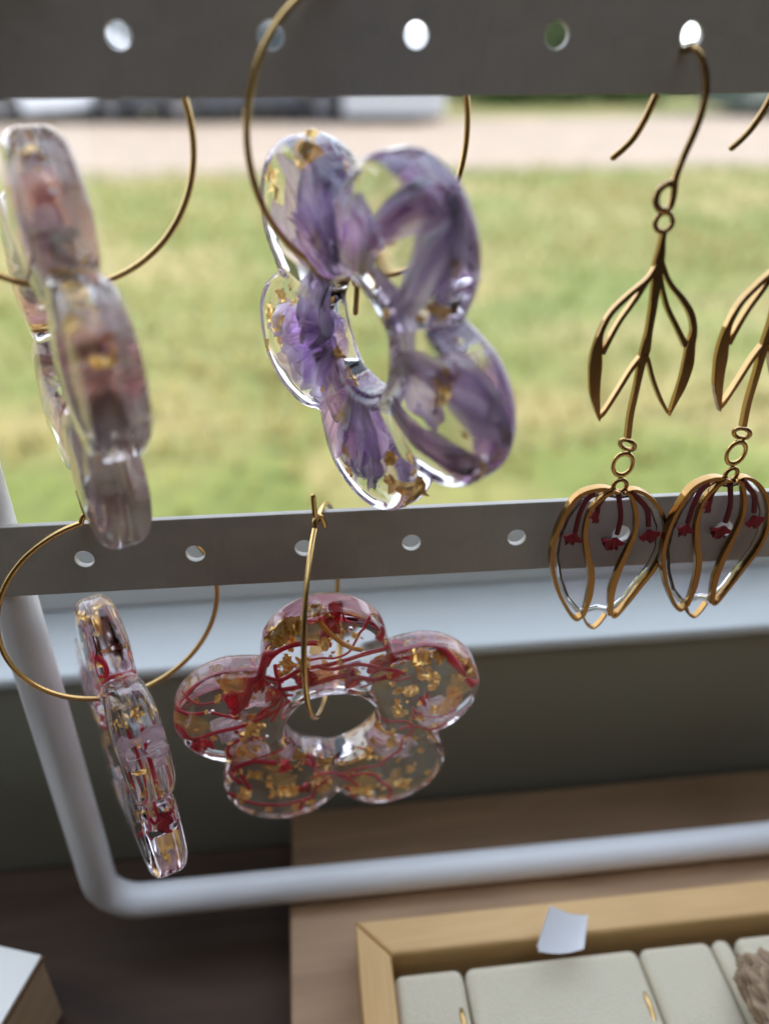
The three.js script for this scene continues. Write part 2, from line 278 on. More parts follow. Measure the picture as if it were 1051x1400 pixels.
function petalGeo(x, y, ang, L, W, z0, tilt, frill, tone, bend = 0, streak = 0.8) {
  const nu = 22, nv = 26, pos = [], col = [], uv = [], idx = [], ph = rr(0, 50), p = V(0, 0, 0), roll = rr(-0.35, 0.35);
  for (let i = 0; i <= nu; i++) for (let j = 0; j <= nv; j++) {
    const u = i / nu, v = j / nv * 2 - 1, w = W * (0.16 + 0.84 * Math.sin(Math.min(1, u * 1.12) * Math.PI * 0.5)) * (u > 0.8 ? Math.sqrt(1 - ((u - 0.8) / 0.24) ** 2) : 1);
    const len = u * L * (1 - 0.2 * v * v + u * (0.3 * (noise(v * 4 + ph, 3) - 0.5) + 0.16 * (noise(v * 14 + ph, 5) - 0.5))), lx = v * w * (1 + 0.25 * (noise(u * 7 + ph, v > 0 ? 8 : 15) - 0.5)), lz = z0 + tilt * lx + roll * v * v * W * 0.5 + frill * u * (noise(v * 5 + ph, u * 3) - 0.5) * 0.005 + frill * (noise(v * 18 + ph, u * 2) - 0.5) * 0.0011;
    const b = bend * u, c = Math.cos(ang + b), s = Math.sin(ang + b), hb = ang + b / 2, cl = len * (Math.abs(b) > 0.01 ? Math.sin(b / 2) / (b / 2) : 1);
    p.set(x + Math.cos(hb) * cl - s * lx, y + Math.sin(hb) * cl + c * lx, lz); clampIn(p); pos.push(p.x, p.y, p.z); uv.push(v * 0.5 + 0.5, u);
    const n = 0.98 + streak * (0.75 * (noise(v * 9 + ph, u * 1.5) - 0.5) + 0.6 * (noise(v * 26 + ph, u * 2.5) - 0.5)), d = mix(1.15, 0.72, Math.abs(u - 0.5) * 1.4); col.push(Math.max(0.05, tone[0] * n * d), Math.max(0.04, tone[1] * Math.pow(Math.max(0.1, n), 1.5) * d), Math.max(0.06, tone[2] * Math.pow(Math.max(0.1, n), 0.8) * d));
  }
  for (let i = 0; i < nu; i++) for (let j = 0; j < nv; j++) { const a = i * (nv + 1) + j, b = a + nv + 1; idx.push(a, b, a + 1, b, b + 1, a + 1); }
  const g = new THREE.BufferGeometry(); g.setAttribute('position', new THREE.Float32BufferAttribute(pos, 3)); g.setAttribute('color', new THREE.Float32BufferAttribute(col, 3)); g.setAttribute('uv', new THREE.Float32BufferAttribute(uv, 2)); g.setIndex(idx); g.computeVertexNormals(); return g;
}
// a sight line of the photograph met with the pendant's own middle plane
function inPendant(m, px, py, z = 0) { m.updateWorldMatrix(true, false); const inv = m.matrixWorld.clone().invert(), o = CAM.clone().applyMatrix4(inv), d = ray(px, py).transformDirection(inv); return o.addScaledVector(d, (z - o.z) / d.z); }
function flakeAt(m, list) { for (const [px, py, size, z = 0.0006] of list) { const p = clampIn(inPendant(m, px, py, z)), f = mesh('gold_flake', flakeGeos[Math.floor(rnd() * 9)], M.gold, m); f.position.copy(p); f.scale.setScalar(size); f.rotation.set(rr(-0.9, 0.1), rr(-0.5, 0.5), rr(0, 6.3)); } }
function strandAt(m, name, pxs, r, mat, z = 0.0008) { const pts = pxs.map(([x, y]) => clampIn(inPendant(m, x, y, z + rr(-0.0005, 0.0005)))); mesh(name, tube(pts, r, pts.length * 7, 8), mat, m); }
const veinTex = tex(256, (u, v, c) => { const t = 0.5 * noise(u * 64 + noise(v * 6, 3) * 2, v * 5) + 0.5 * noise(u * 128 % 64, v * 9); c[0] = c[1] = c[2] = t; }, false);
M.petal = phys({ color: 0xffffff, vertexColors: true, roughness: 0.82, transmission: 0.72, thickness: 0, side: THREE.DoubleSide, bumpMap: veinTex, bumpScale: 0.0004, specularIntensity: 0.5 });
M.amber = phys({ color: lin(0.92, 0.64, 0.27), roughness: 0.35, transmission: 0.75, thickness: 0, side: THREE.DoubleSide, flatShading: true });
M.petalHaze = phys({ color: 0xffffff, vertexColors: true, roughness: 0.62, transmission: 0.82, thickness: 0, side: THREE.DoubleSide, bumpMap: veinTex, bumpScale: 0.0003 });
M.fibre = phys({ color: lin(0.74, 0.035, 0.075), roughness: 0.6, transmission: 0.4, thickness: 0 });
M.redPetal = phys({ color: 0xffffff, vertexColors: true, roughness: 0.85, transmission: 0.45, thickness: 0, side: THREE.DoubleSide });
M.stamen = std({ color: lin(0.85, 0.33, 0.03), roughness: 0.5 });
const flakeGeos = [];
for (let k = 0; k < 9; k++) { // crumpled leaf metal
  const g = new THREE.PlaneGeometry(1, 0.62 + 0.4 * rnd(), 5, 4), p = g.attributes.position, s0 = rr(0, 60);
  for (let i = 0; i < p.count; i++) { const x = p.getX(i), y = p.getY(i), cut = 0.75 + 0.5 * noise(Math.atan2(y, x) * 2 + s0, 4); p.setXYZ(i, x * cut + 0.1 * (rnd() - 0.5), y * cut + 0.1 * (rnd() - 0.5), 0.34 * (noise(x * 4 + s0, y * 4) - 0.5) + 0.2 * (rnd() - 0.5)); }
  const h = g.toNonIndexed(); h.computeVertexNormals(); flakeGeos.push(h);
}
const bubbleGeo = (() => { const g = new THREE.SphereGeometry(1, 14, 10), i = g.index.array; for (let k = 0; k < i.length; k += 3) { const t = i[k]; i[k] = i[k + 1]; i[k + 1] = t; } const n = g.attributes.normal; for (let k = 0; k < n.count; k++) n.setXYZ(k, -n.getX(k), -n.getY(k), -n.getZ(k)); return g; })();
function flakes(parent, n, s0, s1, mat = M.gold, where = null) {
  for (let i = 0; i < n; i++) {
    let p;
    if (where) p = V(where[0] + rr(-1, 1) * where[2], where[1] + rr(-1, 1) * where[2], rr(-0.002, 0.0022));
    else { const k = Math.floor(rnd() * 5), a = lobeDir(k) + rr(-0.55, 0.55), r = mix(HOLE + 0.002, rOut(a) - 0.002, Math.pow(rnd(), 0.7)); p = V(r * Math.cos(a), r * Math.sin(a), rr(-0.0019, 0.0021)); }
    const s = mix(s0, s1, rnd() * rnd()), th = Math.atan2(p.y, p.x), r = Math.hypot(p.x, p.y), q = Math.max(HOLE + s * 0.6 + 0.0004, Math.min(rOut(th) - s * 0.6 - 0.0008, r)); p.x *= q / r; p.y *= q / r;
    const f = mesh('gold_flake', flakeGeos[Math.floor(rnd() * 9)], mat, parent); f.position.copy(p); f.scale.setScalar(s); f.rotation.set(rr(-1.15, 0.35), rr(-0.7, 0.7), rr(0, 6.3));
  }
}
function fibres(parent, n, name = 'red_fibre', fat = 1) {
  for (let i = 0; i < n; i++) {
    const k = Math.floor(i * 5 / n), a0 = lobeDir(k) + rr(-0.9, 0.9); let a = a0, r = rr(HOLE + 0.002, 0.02), z = rr(-0.0016, 0.002), dir = rr(0, 6.3); const pts = [], p = V(r * Math.cos(a), r * Math.sin(a), z);
    const m = 5 + Math.floor(rnd() * 5);
    for (let j = 0; j < m; j++) { const c = p.clone(); clampIn(c); pts.push(c); dir += rr(-0.75, 0.75); p.x = c.x + Math.cos(dir) * 0.0026; p.y = c.y + Math.sin(dir) * 0.0026; p.z = c.z + rr(-0.0006, 0.0006); }
    mesh(name, tube(pts, rr(0.00018, 0.00046) * fat, m * 5, 7), M.fibre, parent);
  }
}
function bubbles(parent, n, mat) {
  for (let i = 0; i < n; i++) { const a = rr(0, 6.28), r = mix(HOLE + 0.0025, rOut(a) - 0.0025, rnd()), s = rr(0.0002, 0.0006), b = mesh('bubble', bubbleGeo, mat, parent); b.position.set(r * Math.cos(a), r * Math.sin(a), rr(-0.002, 0.002)); b.scale.setScalar(s); }
}
function lilacPendant(parent, sd, tone = [0.9, 0.73, 0.95], n = 1) {
  seed = sd; const m = mesh('resin_flower', pendantGeo(sd % 50), M.resin, parent), tn = (q) => { const k = rr(0.7, 1.2); return tone.map((c, i) => c * k * q * (i === 0 ? rr(0.88, 1.12) : 1)); };
  for (let k = 0; k < 5; k++) {
    const a = lobeDir(k), strips = k > 2;
    for (let j = 0; j < (strips ? 1 : 4) * n; j++) { // short fans near the middle
      const b = a + rr(-0.5, 0.5), r0 = HOLE + rr(0.0011, 0.0022);
      mesh('petal', petalGeo(r0 * Math.cos(b), r0 * Math.sin(b), b + rr(-0.6, 0.6), rr(0.009, strips ? 0.0125 : 0.0155), rr(0.003, strips ? 0.006 : 0.0068), rr(-0.0014, 0.0018), rr(-0.15, 0.15), rr(0.8, 1.6), tn(1)), M.petal, m);
    }
    if (strips) for (let j = 0; j < 4 * n; j++) { // ribbons of petal that follow the rim
      const sg = j % 2 ? 1 : -1, b = a + sg * rr(0.15, 0.5), r0 = HOLE + rr(0.0012, 0.0025);
      mesh('petal', petalGeo(r0 * Math.cos(b), r0 * Math.sin(b), b + sg * rr(0, 0.25), rr(0.017, 0.023), rr(0.0012, 0.0027), rr(-0.0024, 0.0026), rr(-0.2, 0.2), 0.8, tn(0.8), -sg * rr(0.5, 1.3), 0.8), M.petal, m);
    }
    const b = a + Math.PI / 5, r0 = rr(0.0118, 0.0145); // a petal lying across the notch between two lobes
    mesh('petal', petalGeo(r0 * Math.cos(b - 0.5), r0 * Math.sin(b - 0.5), b + Math.PI / 2 + rr(-0.35, 0.35), 0.0145, 0.0042, rr(-0.001, 0.001), 0, 1.2, tn(0.9)), M.petal, m);
  }
  for (let k = 0; k < (n < 1 ? 5 : 3); k++) { const a = lobeDir(k) + rr(-0.2, 0.2), r0 = HOLE + 0.0015; mesh('petal', petalGeo(r0 * Math.cos(a), r0 * Math.sin(a), a, rr(0.014, 0.018), rr(0.006, 0.009), -0.002, 0, 0.9, tone.map((c) => Math.min(0.98, c * 1.05)), 0, 0.45), M.petalHaze, m); } // pale broad petals behind
  flakes(m, 16, 0.0016, 0.004); bubbles(m, 12, M.resin); return m;
}
function redPendant(parent, sd, q = 1) {
  seed = sd; const m = mesh('resin_flower', pendantGeo(sd % 50), M.resinPink, parent);
  for (let i = 0; i < 15 * q; i++) { // crumpled amber film
    const a = lobeDir(i % 5) + rr(-0.6, 0.6), z = rr(0.003, 0.006), lo = HOLE + z * 0.5 + 0.0006, hi = rOut(a) - z * 0.5 - 0.0006, r = lo < hi ? mix(lo, hi, rnd()) : (lo + hi) / 2, f = mesh('amber_film', flakeGeos[i % 9], M.amber, m);
    f.position.set(r * Math.cos(a), r * Math.sin(a), rr(-0.0012, 0.0012)); f.scale.set(z, z, z * 0.55); f.rotation.set(rr(-0.25, 0.25), rr(-0.25, 0.25), rr(0, 6.3));
  }
  fibres(m, Math.round(18 * q)); fibres(m, Math.round(4 * q), 'red_fibre', 1.8);
  for (let k = 0; k < 11 * q; k++) { const a = rr(0, 6.28), r = mix(HOLE + 0.003, rOut(a) - 0.004, rnd()); mesh('red_petal', petalGeo(r * Math.cos(a), r * Math.sin(a), rr(0, 6.28), rr(0.002, 0.0058), rr(0.0008, 0.0026), rr(-0.001, 0.002), 0, 1, [0.6, 0.02, 0.03]), M.redPetal, m); }
  for (let k = 0; k < 8; k++) { const a = lobeDir(k % 5) + rr(-0.4, 0.4), r0 = rr(0.0115, 0.018); mesh('haze_film', petalGeo(r0 * Math.cos(a), r0 * Math.sin(a), rr(0, 6.28), rr(0.007, 0.011), rr(0.003, 0.005), rr(-0.0024, -0.001), 0, 1.3, [0.98, 0.84, 0.88], 0, 0.3), M.petalHaze, m); }  // pale films added to imitate the haze of light inside the resin
  flakes(m, Math.round(200 * q), 0.0007, 0.0036); bubbles(m, 18, M.resinPink); return m;
}

// ---------------------------------------------------------------- hoops
const HR = 0.02, WIRE = 0.0005;
function hoop(parent, az, el, claspAt, postLen = 0.0062) { // a wire ring in the group's own place, with hook eye and upturned wire end
  const n = V(Math.cos(el) * Math.sin(az), Math.sin(el), Math.cos(el) * Math.cos(az)), u = V(0, 1, 0).cross(n).normalize(), v = n.clone().cross(u);
  const P = (a, r = HR, w = 0) => u.clone().multiplyScalar(Math.cos(a) * r).addScaledVector(v, Math.sin(a) * r).addScaledVector(n, w);
  const pts = []; for (let i = 0; i <= 120; i++) pts.push(P(claspAt + 0.06 + (2 * Math.PI - 0.1) * i / 120));
  const w = mesh('hoop_wire', capped(pts, WIRE, 260, 12), M.brass, parent);
  // eye: the wire end bent round, and the straight end turned outward through it
  const e = [P(claspAt + 0.06), P(claspAt + 0.02, HR + 0.0012), P(claspAt - 0.02, HR + 0.0016, 0.0003), P(claspAt - 0.055, HR + 0.0009, 0.0008), P(claspAt - 0.085, HR - 0.0012, 0.0012)];
  mesh('clasp_eye', capped(e, WIRE, 30, 10), M.brass, w);
  mesh('clasp_post', capped([P(claspAt - 0.04, HR), P(claspAt - 0.012, HR + 0.0006), P(claspAt, HR + 0.002), P(claspAt + 0.004, HR + postLen)], WIRE * 0.95, 24, 10), M.brass, w);
  return { P, n };
}
const D = THREE.MathUtils.degToRad;
function pendantPose(m, c, ex, ey, ez) { m.quaternion.setFromRotationMatrix(new THREE.Matrix4().makeBasis(ex, ey, ez)); m.position.copy(c); }
function frameFrom(normal, up, spin) { const ez = normal.clone().normalize(), ex = up.clone().cross(ez).normalize(), ey = ez.clone().cross(ex); const q = new THREE.Matrix4().makeBasis(ex, ey, ez).multiply(new THREE.Matrix4().makeRotationZ(spin)); const a = V(0, 0, 0), b = V(0, 0, 0), c = V(0, 0, 0); q.extractBasis(a, b, c); return [a, b, c]; }
function axisPose(m, c, v) { m.quaternion.setFromAxisAngle(v.clone().normalize(), v.length()); m.position.copy(c); }
const GH = 'pairs of hoop earrings with resin flowers';
{ // lilac flower turned to the left, middle of the top strip
  const o = thing('hoop_earring', 'gold hoop earring with translucent lilac petal-filled resin flower, middle of the top strip', 'earring', V(0.0117, 0.1743, -0.1296), GH);
  hoop(o, D(31), 0, D(264));
  const m = lilacPendant(o, 101); axisPose(m, V(0.0105, 0.1477, -0.1193).sub(o.position), V(-0.2405, -1.03, 0.6136));
  flakeAt(m, [[390, 246, 0.0042], [384, 236, 0.003], [396, 262, 0.003], [446, 319, 0.0036], [401, 402, 0.0034], [394, 434, 0.0042], [386, 425, 0.0034], [404, 440, 0.003], [373, 468, 0.0026], [480, 470, 0.0026], [474, 515, 0.0036], [488, 508, 0.0032], [462, 520, 0.003], [487, 602, 0.0034], [493, 636, 0.0028], [566, 668, 0.004], [580, 655, 0.004], [556, 678, 0.0036], [545, 655, 0.0032], [617, 515, 0.0044], [622, 528, 0.004], [612, 536, 0.0034], [632, 620, 0.003], [655, 632, 0.003], [542, 428, 0.003], [600, 420, 0.0028]]);
  flakeAt(m, [[425, 205, 0.0052, 0.001]]);
}
{ // its pair, seen edge on at the left
  const o = thing('hoop_earring', 'gold hoop earring with mauve resin flower seen edge on, left end of the top strip', 'earring', V(-0.0326, 0.1744, -0.1252), GH);
  hoop(o, D(20.8), 0, D(140));
  const m = lilacPendant(o, 57, [1.0, 0.8, 0.76], 0.75); axisPose(m, V(-0.0337, 0.1465, -0.12).sub(o.position), V(0.8182, -0.9434, -1.2513));
  for (const [x, y, z, k] of [[-0.012, 0.0165, 0.001, 0.0042], [-0.0135, 0.019, -0.001, 0.0036], [-0.0095, 0.0215, 0.0015, 0.0045], [-0.014, 0.0135, 0.0004, 0.0034], [-0.0025, 0.0265, 0.001, 0.0036]]) { const f = mesh('gold_flake', flakeGeos[Math.floor(rnd() * 9)], M.gold, m); f.position.copy(clampIn(V(x, y, z))); f.scale.setScalar(k); f.rotation.set(rr(-0.6, 0.6), rr(0.5, 1.3), rr(0, 6)); }
}
{ // red and gold flower facing the viewer below the lower strip
  const o = thing('hoop_earring', 'gold hoop earring with flat clear flower of red fibres and gold flakes facing us', 'earring', V(0.0017, 0.0936, -0.1218), GH);
  hoop(o, D(78.9), D(0.4), D(96));
  const m = redPendant(o, 33); axisPose(m, V(0.0023, 0.0661, -0.1214).sub(o.position), V(0.0784, 0.0582, 0.0299)); m.scale.setScalar(1.03);
  strandAt(m, 'red_fibre', [[350, 880], [338, 910], [345, 930], [333, 955], [318, 968]], 0.00085, M.fibre, 0.0018);
  strandAt(m, 'red_fibre', [[345, 905], [372, 892], [395, 876], [425, 872], [452, 874]], 0.00055, M.fibre);
  strandAt(m, 'red_fibre', [[360, 918], [385, 922], [410, 908], [450, 898], [500, 885], [526, 880]], 0.0005, M.fibre);
  strandAt(m, 'red_fibre', [[375, 935], [420, 926], [470, 915], [510, 922], [545, 915]], 0.0006, M.fibre);
  strandAt(m, 'red_fibre', [[250, 985], [262, 1002], [300, 990], [335, 982], [372, 965], [395, 950]], 0.0005, M.fibre);
  strandAt(m, 'red_fibre', [[258, 950], [270, 925], [300, 905], [330, 895]], 0.0004, M.fibre);
  strandAt(m, 'red_fibre', [[310, 1080], [345, 1086], [385, 1088], [425, 1078]], 0.0005, M.fibre);
  strandAt(m, 'red_fibre', [[560, 870], [590, 878], [620, 905], [640, 930]], 0.0005, M.fibre);
  strandAt(m, 'stamen', [[436, 848], [455, 866], [478, 880], [494, 884]], 0.0005, M.stamen, 0.0018);
  for (const [px, py, L, W] of [[326, 962, 0.005, 0.0026], [265, 1000, 0.0042, 0.0022], [285, 1012, 0.003, 0.0016], [470, 930, 0.0035, 0.0016], [360, 915, 0.004, 0.0018], [400, 1040, 0.003, 0.0015]]) { const p = inPendant(m, px, py, 0.001); mesh('red_petal', petalGeo(p.x, p.y, rr(0, 6.28), L, W, 0.0016, 0, 1.4, [0.75, 0.02, 0.04]), M.redPetal, m); }
  flakeAt(m, [[378, 852, 0.004, 0.002], [392, 846, 0.0034, 0.002], [370, 866, 0.003, 0.002], [405, 855, 0.0036, 0.002], [394, 900, 0.003], [346, 990, 0.0036, 0.002], [338, 1000, 0.003], [545, 965, 0.003, 0.002], [534, 1010, 0.0026, 0.002], [572, 895, 0.004], [600, 890, 0.0036], [560, 935, 0.003], [590, 920, 0.0032], [630, 915, 0.003], [420, 1020, 0.003, 0.002], [500, 1070, 0.0036], [545, 1060, 0.0032], [350, 1050, 0.0034], [400, 1070, 0.003]]);
}
{ // its pair, edge on at the left
  const o = thing('hoop_earring', 'gold hoop earring with red speckled flower seen edge on, left on lower strip', 'earring', V(-0.0377, 0.0931, -0.1259), GH);
  hoop(o, D(21), D(1.7), D(93));
  const m = redPendant(o, 71, 0.4); axisPose(m, V(-0.0404, 0.0622, -0.1258).sub(o.position), V(0.5301, -1.0596, -0.846)); m.scale.setScalar(0.97);
}
{ // only the edge of one more hoop comes into the picture at the right
  const e = onz(1048, 938, -0.126), o = thing('hoop_earring', 'gold hoop just touching the right picture edge below the lower strip', 'earring', V(e.x + 0.0185, 0.0931, -0.132), GH);
  hoop(o, D(21), 0, D(93)); const m = redPendant(o, 15, 0.4), [a, b, c] = frameFrom(V(-0.95, 0, 0.3), V(0, 1, 0), 0); pendantPose(m, V(0.02, -0.0275, 0.003), a, b, c);
}

// ---------------------------------------------------------------- leaf and tulip drop earrings
function ribbon(list, z, t, org) { // [px, py, width px] along a strand -> bevelled flat bar of thickness t
  const c = new THREE.CatmullRomCurve3(list.map(([x, y]) => onz(x, y, z)), false, 'centripetal'), ws = list.map((q) => q[2] * onz(q[0], q[1], z).distanceTo(onz(q[0] + 1, q[1], z)) / 2), n = list.length * 5, pos = [], idx = [], S = 10;
  for (let i = 0; i <= n; i++) {
    const u = i / n, p = c.getPoint(u), tg = c.getTangent(u), f = u * (list.length - 1), k = Math.min(list.length - 2, Math.floor(f)), w = mix(ws[k], ws[k + 1], f - k), nx = -tg.y, ny = tg.x, l = Math.hypot(nx, ny) || 1;
    for (let j = 0; j < S; j++) { const a = j / S * 2 * Math.PI + Math.PI / S, ca = Math.cos(a), sa = Math.sin(a), e = 0.3, sx = Math.sign(ca) * Math.abs(ca) ** e, sz = Math.sign(sa) * Math.abs(sa) ** e; pos.push(p.x + nx / l * w * sx - org.x, p.y + ny / l * w * sx - org.y, p.z + t / 2 * sz - org.z); }
  }
  for (let i = 0; i < n; i++) for (let j = 0; j < S; j++) { const a = i * S + j, b = i * S + (j + 1) % S; idx.push(a, b, a + S, b, b + S, a + S); }
  for (const [s, o] of [[0, 1], [n * S, 0]]) for (let j = 1; j < S - 1; j++) o ? idx.push(s, s + j + 1, s + j) : idx.push(s, s + j, s + j + 1);
  const g = new THREE.BufferGeometry(); g.setAttribute('position', new THREE.Float32BufferAttribute(pos, 3)); g.setIndex(idx); return toCreasedNormals(g, 0.55);
}
const ring = (px, py, z, r, w, org, turn = V(0, 0, 0), sy = 1) => { const g = new THREE.TorusGeometry(r, w, 10, 36); g.scale(1, sy, 1); g.rotateX(turn.x); g.rotateY(turn.y); g.rotateZ(turn.z); const p = onz(px, py, z).sub(org); g.translate(p.x, p.y, p.z); g.deleteAttribute('uv'); return g; };
function leafEarring() {
  const Z = -0.1195, org = onz(945, 62, -0.126), o = thing('leaf_earring', '', 'earring', org, 'pair of bronze leaf and tulip drop earrings'), px = 0.000105, B = M.bronze;
  const hookPts = [[893, 137, -0.1305], [880, 165, -0.131], [866, 188, -0.1315], [852, 203, -0.1315], [838, 215, -0.1315]].map((q) => onz(...q)).reverse();
  hookPts.push(V(org.x - 0.0012, org.y + 0.0005 - 0.003, -0.1297), V(org.x - 0.0004, org.y - 0.0007, -0.1284));
  for (const q of [[938, 68, -0.126], [948, 66, -0.1245], [958, 78, -0.1235], [964, 105, -0.1225], [962, 140, -0.1215], [950, 178, -0.121], [934, 214, -0.1205], [923, 244, -0.1198], [920, 268, -0.1195], [914, 285, -0.1193], [903, 288, -0.119], [896, 276, -0.119], [899, 262, -0.1192], [908, 253, -0.1194], [919, 250, -0.1203]]) hookPts.push(onz(...q));
  const hk = capped(hookPts.map((p) => p.clone().sub(org)), 0.00055, 160, 10); mesh('ear_hook', hk, B, o);
  const rb = (l, z = Z, t = 0.0012) => ribbon(l.map(([x, y, w]) => [x, y, w * 0.92]), z, t, org);
  const charm = mergeGeometries([
    ring(907, 304, Z, 0.00135, 0.00042, org),
    rb([[906, 318, 8], [904, 330, 9], [902, 345, 13], [899, 362, 17], [897, 378, 14], [893, 409, 12], [886, 452, 10], [881, 478, 15], [877, 492, 12], [870, 525, 9], [861, 566, 9], [857, 598, 9]], Z),
    rb([[902, 350, 7], [886, 379, 7], [859, 403, 8], [834, 428, 8], [820, 455, 9], [815, 478, 16], [813, 501, 20], [812, 533, 16], [815, 558, 9], [818, 574, 2]], Z + 0.0001),
    rb([[897, 366, 5], [891, 373, 6], [868, 408, 7], [845, 440, 7], [822, 483, 8]], Z - 0.0001),
    rb([[817, 572, 3], [823, 565, 6], [842, 536, 7], [864, 501, 7], [880, 482, 8]], Z - 0.00015),
    rb([[901, 350, 7], [913, 384, 7], [932, 409, 9], [943, 428, 10], [947, 452, 9], [943, 470, 13], [939, 498, 17], [930, 528, 13], [921, 548, 8], [913, 567, 2]], Z + 0.00015),
    rb([[900, 366, 5], [901, 376, 6], [910, 417, 7], [924, 447, 7], [936, 472, 9]], Z - 0.00005),
    rb([[881, 484, 6], [884, 490, 6], [891, 517, 6], [901, 544, 6], [911, 563, 4]], Z + 0.0002),
    ring(857, 608, Z, 0.0013, 0.00042, org, V(0.35, -0.75, 0.2)),
  ].map((g) => { g.deleteAttribute('uv'); return g.index ? g.toNonIndexed() : g; }));
  mesh('leaf_charm', charm, B, o);
  mesh('link_ring', ring(851, 635, Z, 0.00165, 0.00038, org, V(0.1, -0.15, -0.06), 1.35), M.brass, o);
  const rf = (l, z, t) => rb(l.map(([x, y, w]) => [x, y, w * 0.86]), z, t); const frame = mergeGeometries([
    ring(847, 664, Z, 0.0012, 0.0004, org),
    rf([[846, 673, 6], [822, 667, 9], [790, 676, 8], [770, 704, 9], [758, 732, 8], [753, 761, 8], [758, 794, 7], [768, 820, 6], [787, 845, 6], [796, 838, 5]], Z, 0.0016),
    rf([[850, 672, 6], [866, 669, 7], [882, 675, 7], [899, 693, 7], [908, 717, 7], [906, 749, 8], [894, 773, 8], [873, 800, 8], [855, 823, 7], [838, 841, 6], [833, 836, 5]], Z, 0.0016),
    rf([[840, 671, 6], [829, 675, 7], [808, 693, 8], [799, 723, 9], [801, 752, 10], [807, 782, 12], [804, 814, 12], [796, 840, 7]], Z + 0.0004, 0.0014),
    rf([[852, 672, 6], [860, 676, 7], [867, 696, 8], [867, 723, 8], [857, 749, 9], [844, 779, 12], [835, 806, 13], [833, 839, 8]], Z + 0.0004, 0.0014),
    rf([[796, 841, 4], [802, 853, 4], [810, 857, 4], [818, 851, 4], [827, 839, 4]], Z, 0.0012),
  ].map((g) => { g.deleteAttribute('uv'); return g.index ? g.toNonIndexed() : g; }));
  mesh('tulip_frame', frame, M.darkBronze, o);
  const outl = [[847, 674], [822, 669], [790, 679], [771, 706], [759, 734], [755, 762], [760, 794], [770, 820], [788, 841], [797, 838], [815, 834], [834, 838], [854, 821], [872, 798], [892, 772], [903, 748], [905, 718], [897, 695], [880, 677], [866, 671]].map(([x, y]) => onz(x, y, Z).sub(org));
  const sh = new THREE.Shape(outl.map((p) => new THREE.Vector2(p.x, p.y))), eg = new THREE.ExtrudeGeometry(sh, { depth: 0.0003, bevelSize: -0.0012, bevelThickness: 0.0005, bevelSegments: 5 }); eg.translate(0, 0, Z - org.z - 0.0005);
  const rs = mesh('resin_fill', eg, phys({ color: 0xffffff, transmission: 1, thickness: 0.001, ior: 1.5, roughness: 0.02, attenuationColor: lin(0.78, 0.75, 0.86), attenuationDistance: 0.003 }), o);
  const red = std({ color: lin(0.14, 0.006, 0.012), roughness: 0.6 }), red2 = std({ color: lin(0.2, 0.008, 0.014), roughness: 0.5, side: THREE.DoubleSide });
  for (const [st, cl, n] of [[[[812, 674], [801, 684], [792, 703], [786, 727]], [781, 734], 5], [[[845, 676], [848, 708], [843, 730]], [837, 741], 9], [[[862, 672], [872, 682], [884, 697], [886, 719]], [886, 730], 6], [[[828, 676], [818, 690], [816, 702]], [815, 704], 2]]) {
    const s = mesh('dried_flower', tube(st.map(([x, y]) => onz(x, y, Z + 0.00055).sub(org)), 0.0005, 24, 8), red, rs); const parts = [], e = st[st.length - 1], c3 = onz(cl[0], cl[1], Z + 0.0008), d = c3.clone().sub(onz(e[0], e[1], Z + 0.0008)).setZ(0).normalize(), up = Math.atan2(d.x, -d.y);
    for (let i = 0; i < Math.max(1, n / 3); i++) { // ragged trumpet florets
      const g = new THREE.CylinderGeometry(0.0004, 0.001, 0.0017, 14, 4, true), p = g.attributes.position; for (let k = 0; k < p.count; k++) { const y = p.getY(k), f = 0.5 - y / 0.0017, a = Math.atan2(p.getZ(k), p.getX(k)), w = 1 + f * (0.5 * (noise(a * 3 + i * 7, cl[0]) - 0.3)), fl = 1 + 0.4 * f * f; p.setXYZ(k, p.getX(k) * w * fl, y - f * f * 0.0009 * (noise(a * 5 + i * 3, cl[1]) - 0.4), p.getZ(k) * w * 0.55); }
      g.computeVertexNormals(); g.rotateZ(up + (i - (n > 6 ? 1 : 0.3)) * 0.7); const q = c3.clone().sub(org); g.translate(q.x + (i - (n > 6 ? 1 : 0.3)) * 0.0007, q.y, q.z); parts.push(g.toNonIndexed());
    }
    for (let i = 0; i < 3; i++) { const g = flakeGeos[(i + n) % 9].clone(); g.scale(0.0009, 0.0011, 0.0006); g.rotateZ(rr(0, 6)); const p = onz(cl[0] + rr(-7, 7), cl[1] + rr(2, 9), Z + 0.001).sub(org); g.translate(p.x, p.y, p.z); parts.push(g); }
    mesh('blossom', mergeGeometries(parts), red2, s);
  }
  return o;
}
{
  const a = leafEarring(); a.userData.label = 'bronze open leaf drop earring with clear tulip of dried red blossoms, fully in view';
  const b = a.clone(); b.name = numbered('leaf_earring'); b.position.x += 0.0194; b.position.y += 0.0013; b.rotation.y = D(8); b.userData = { ...a.userData, label: 'bronze open leaf drop earring cut off by the right edge of the picture' }; scene.add(b);
}

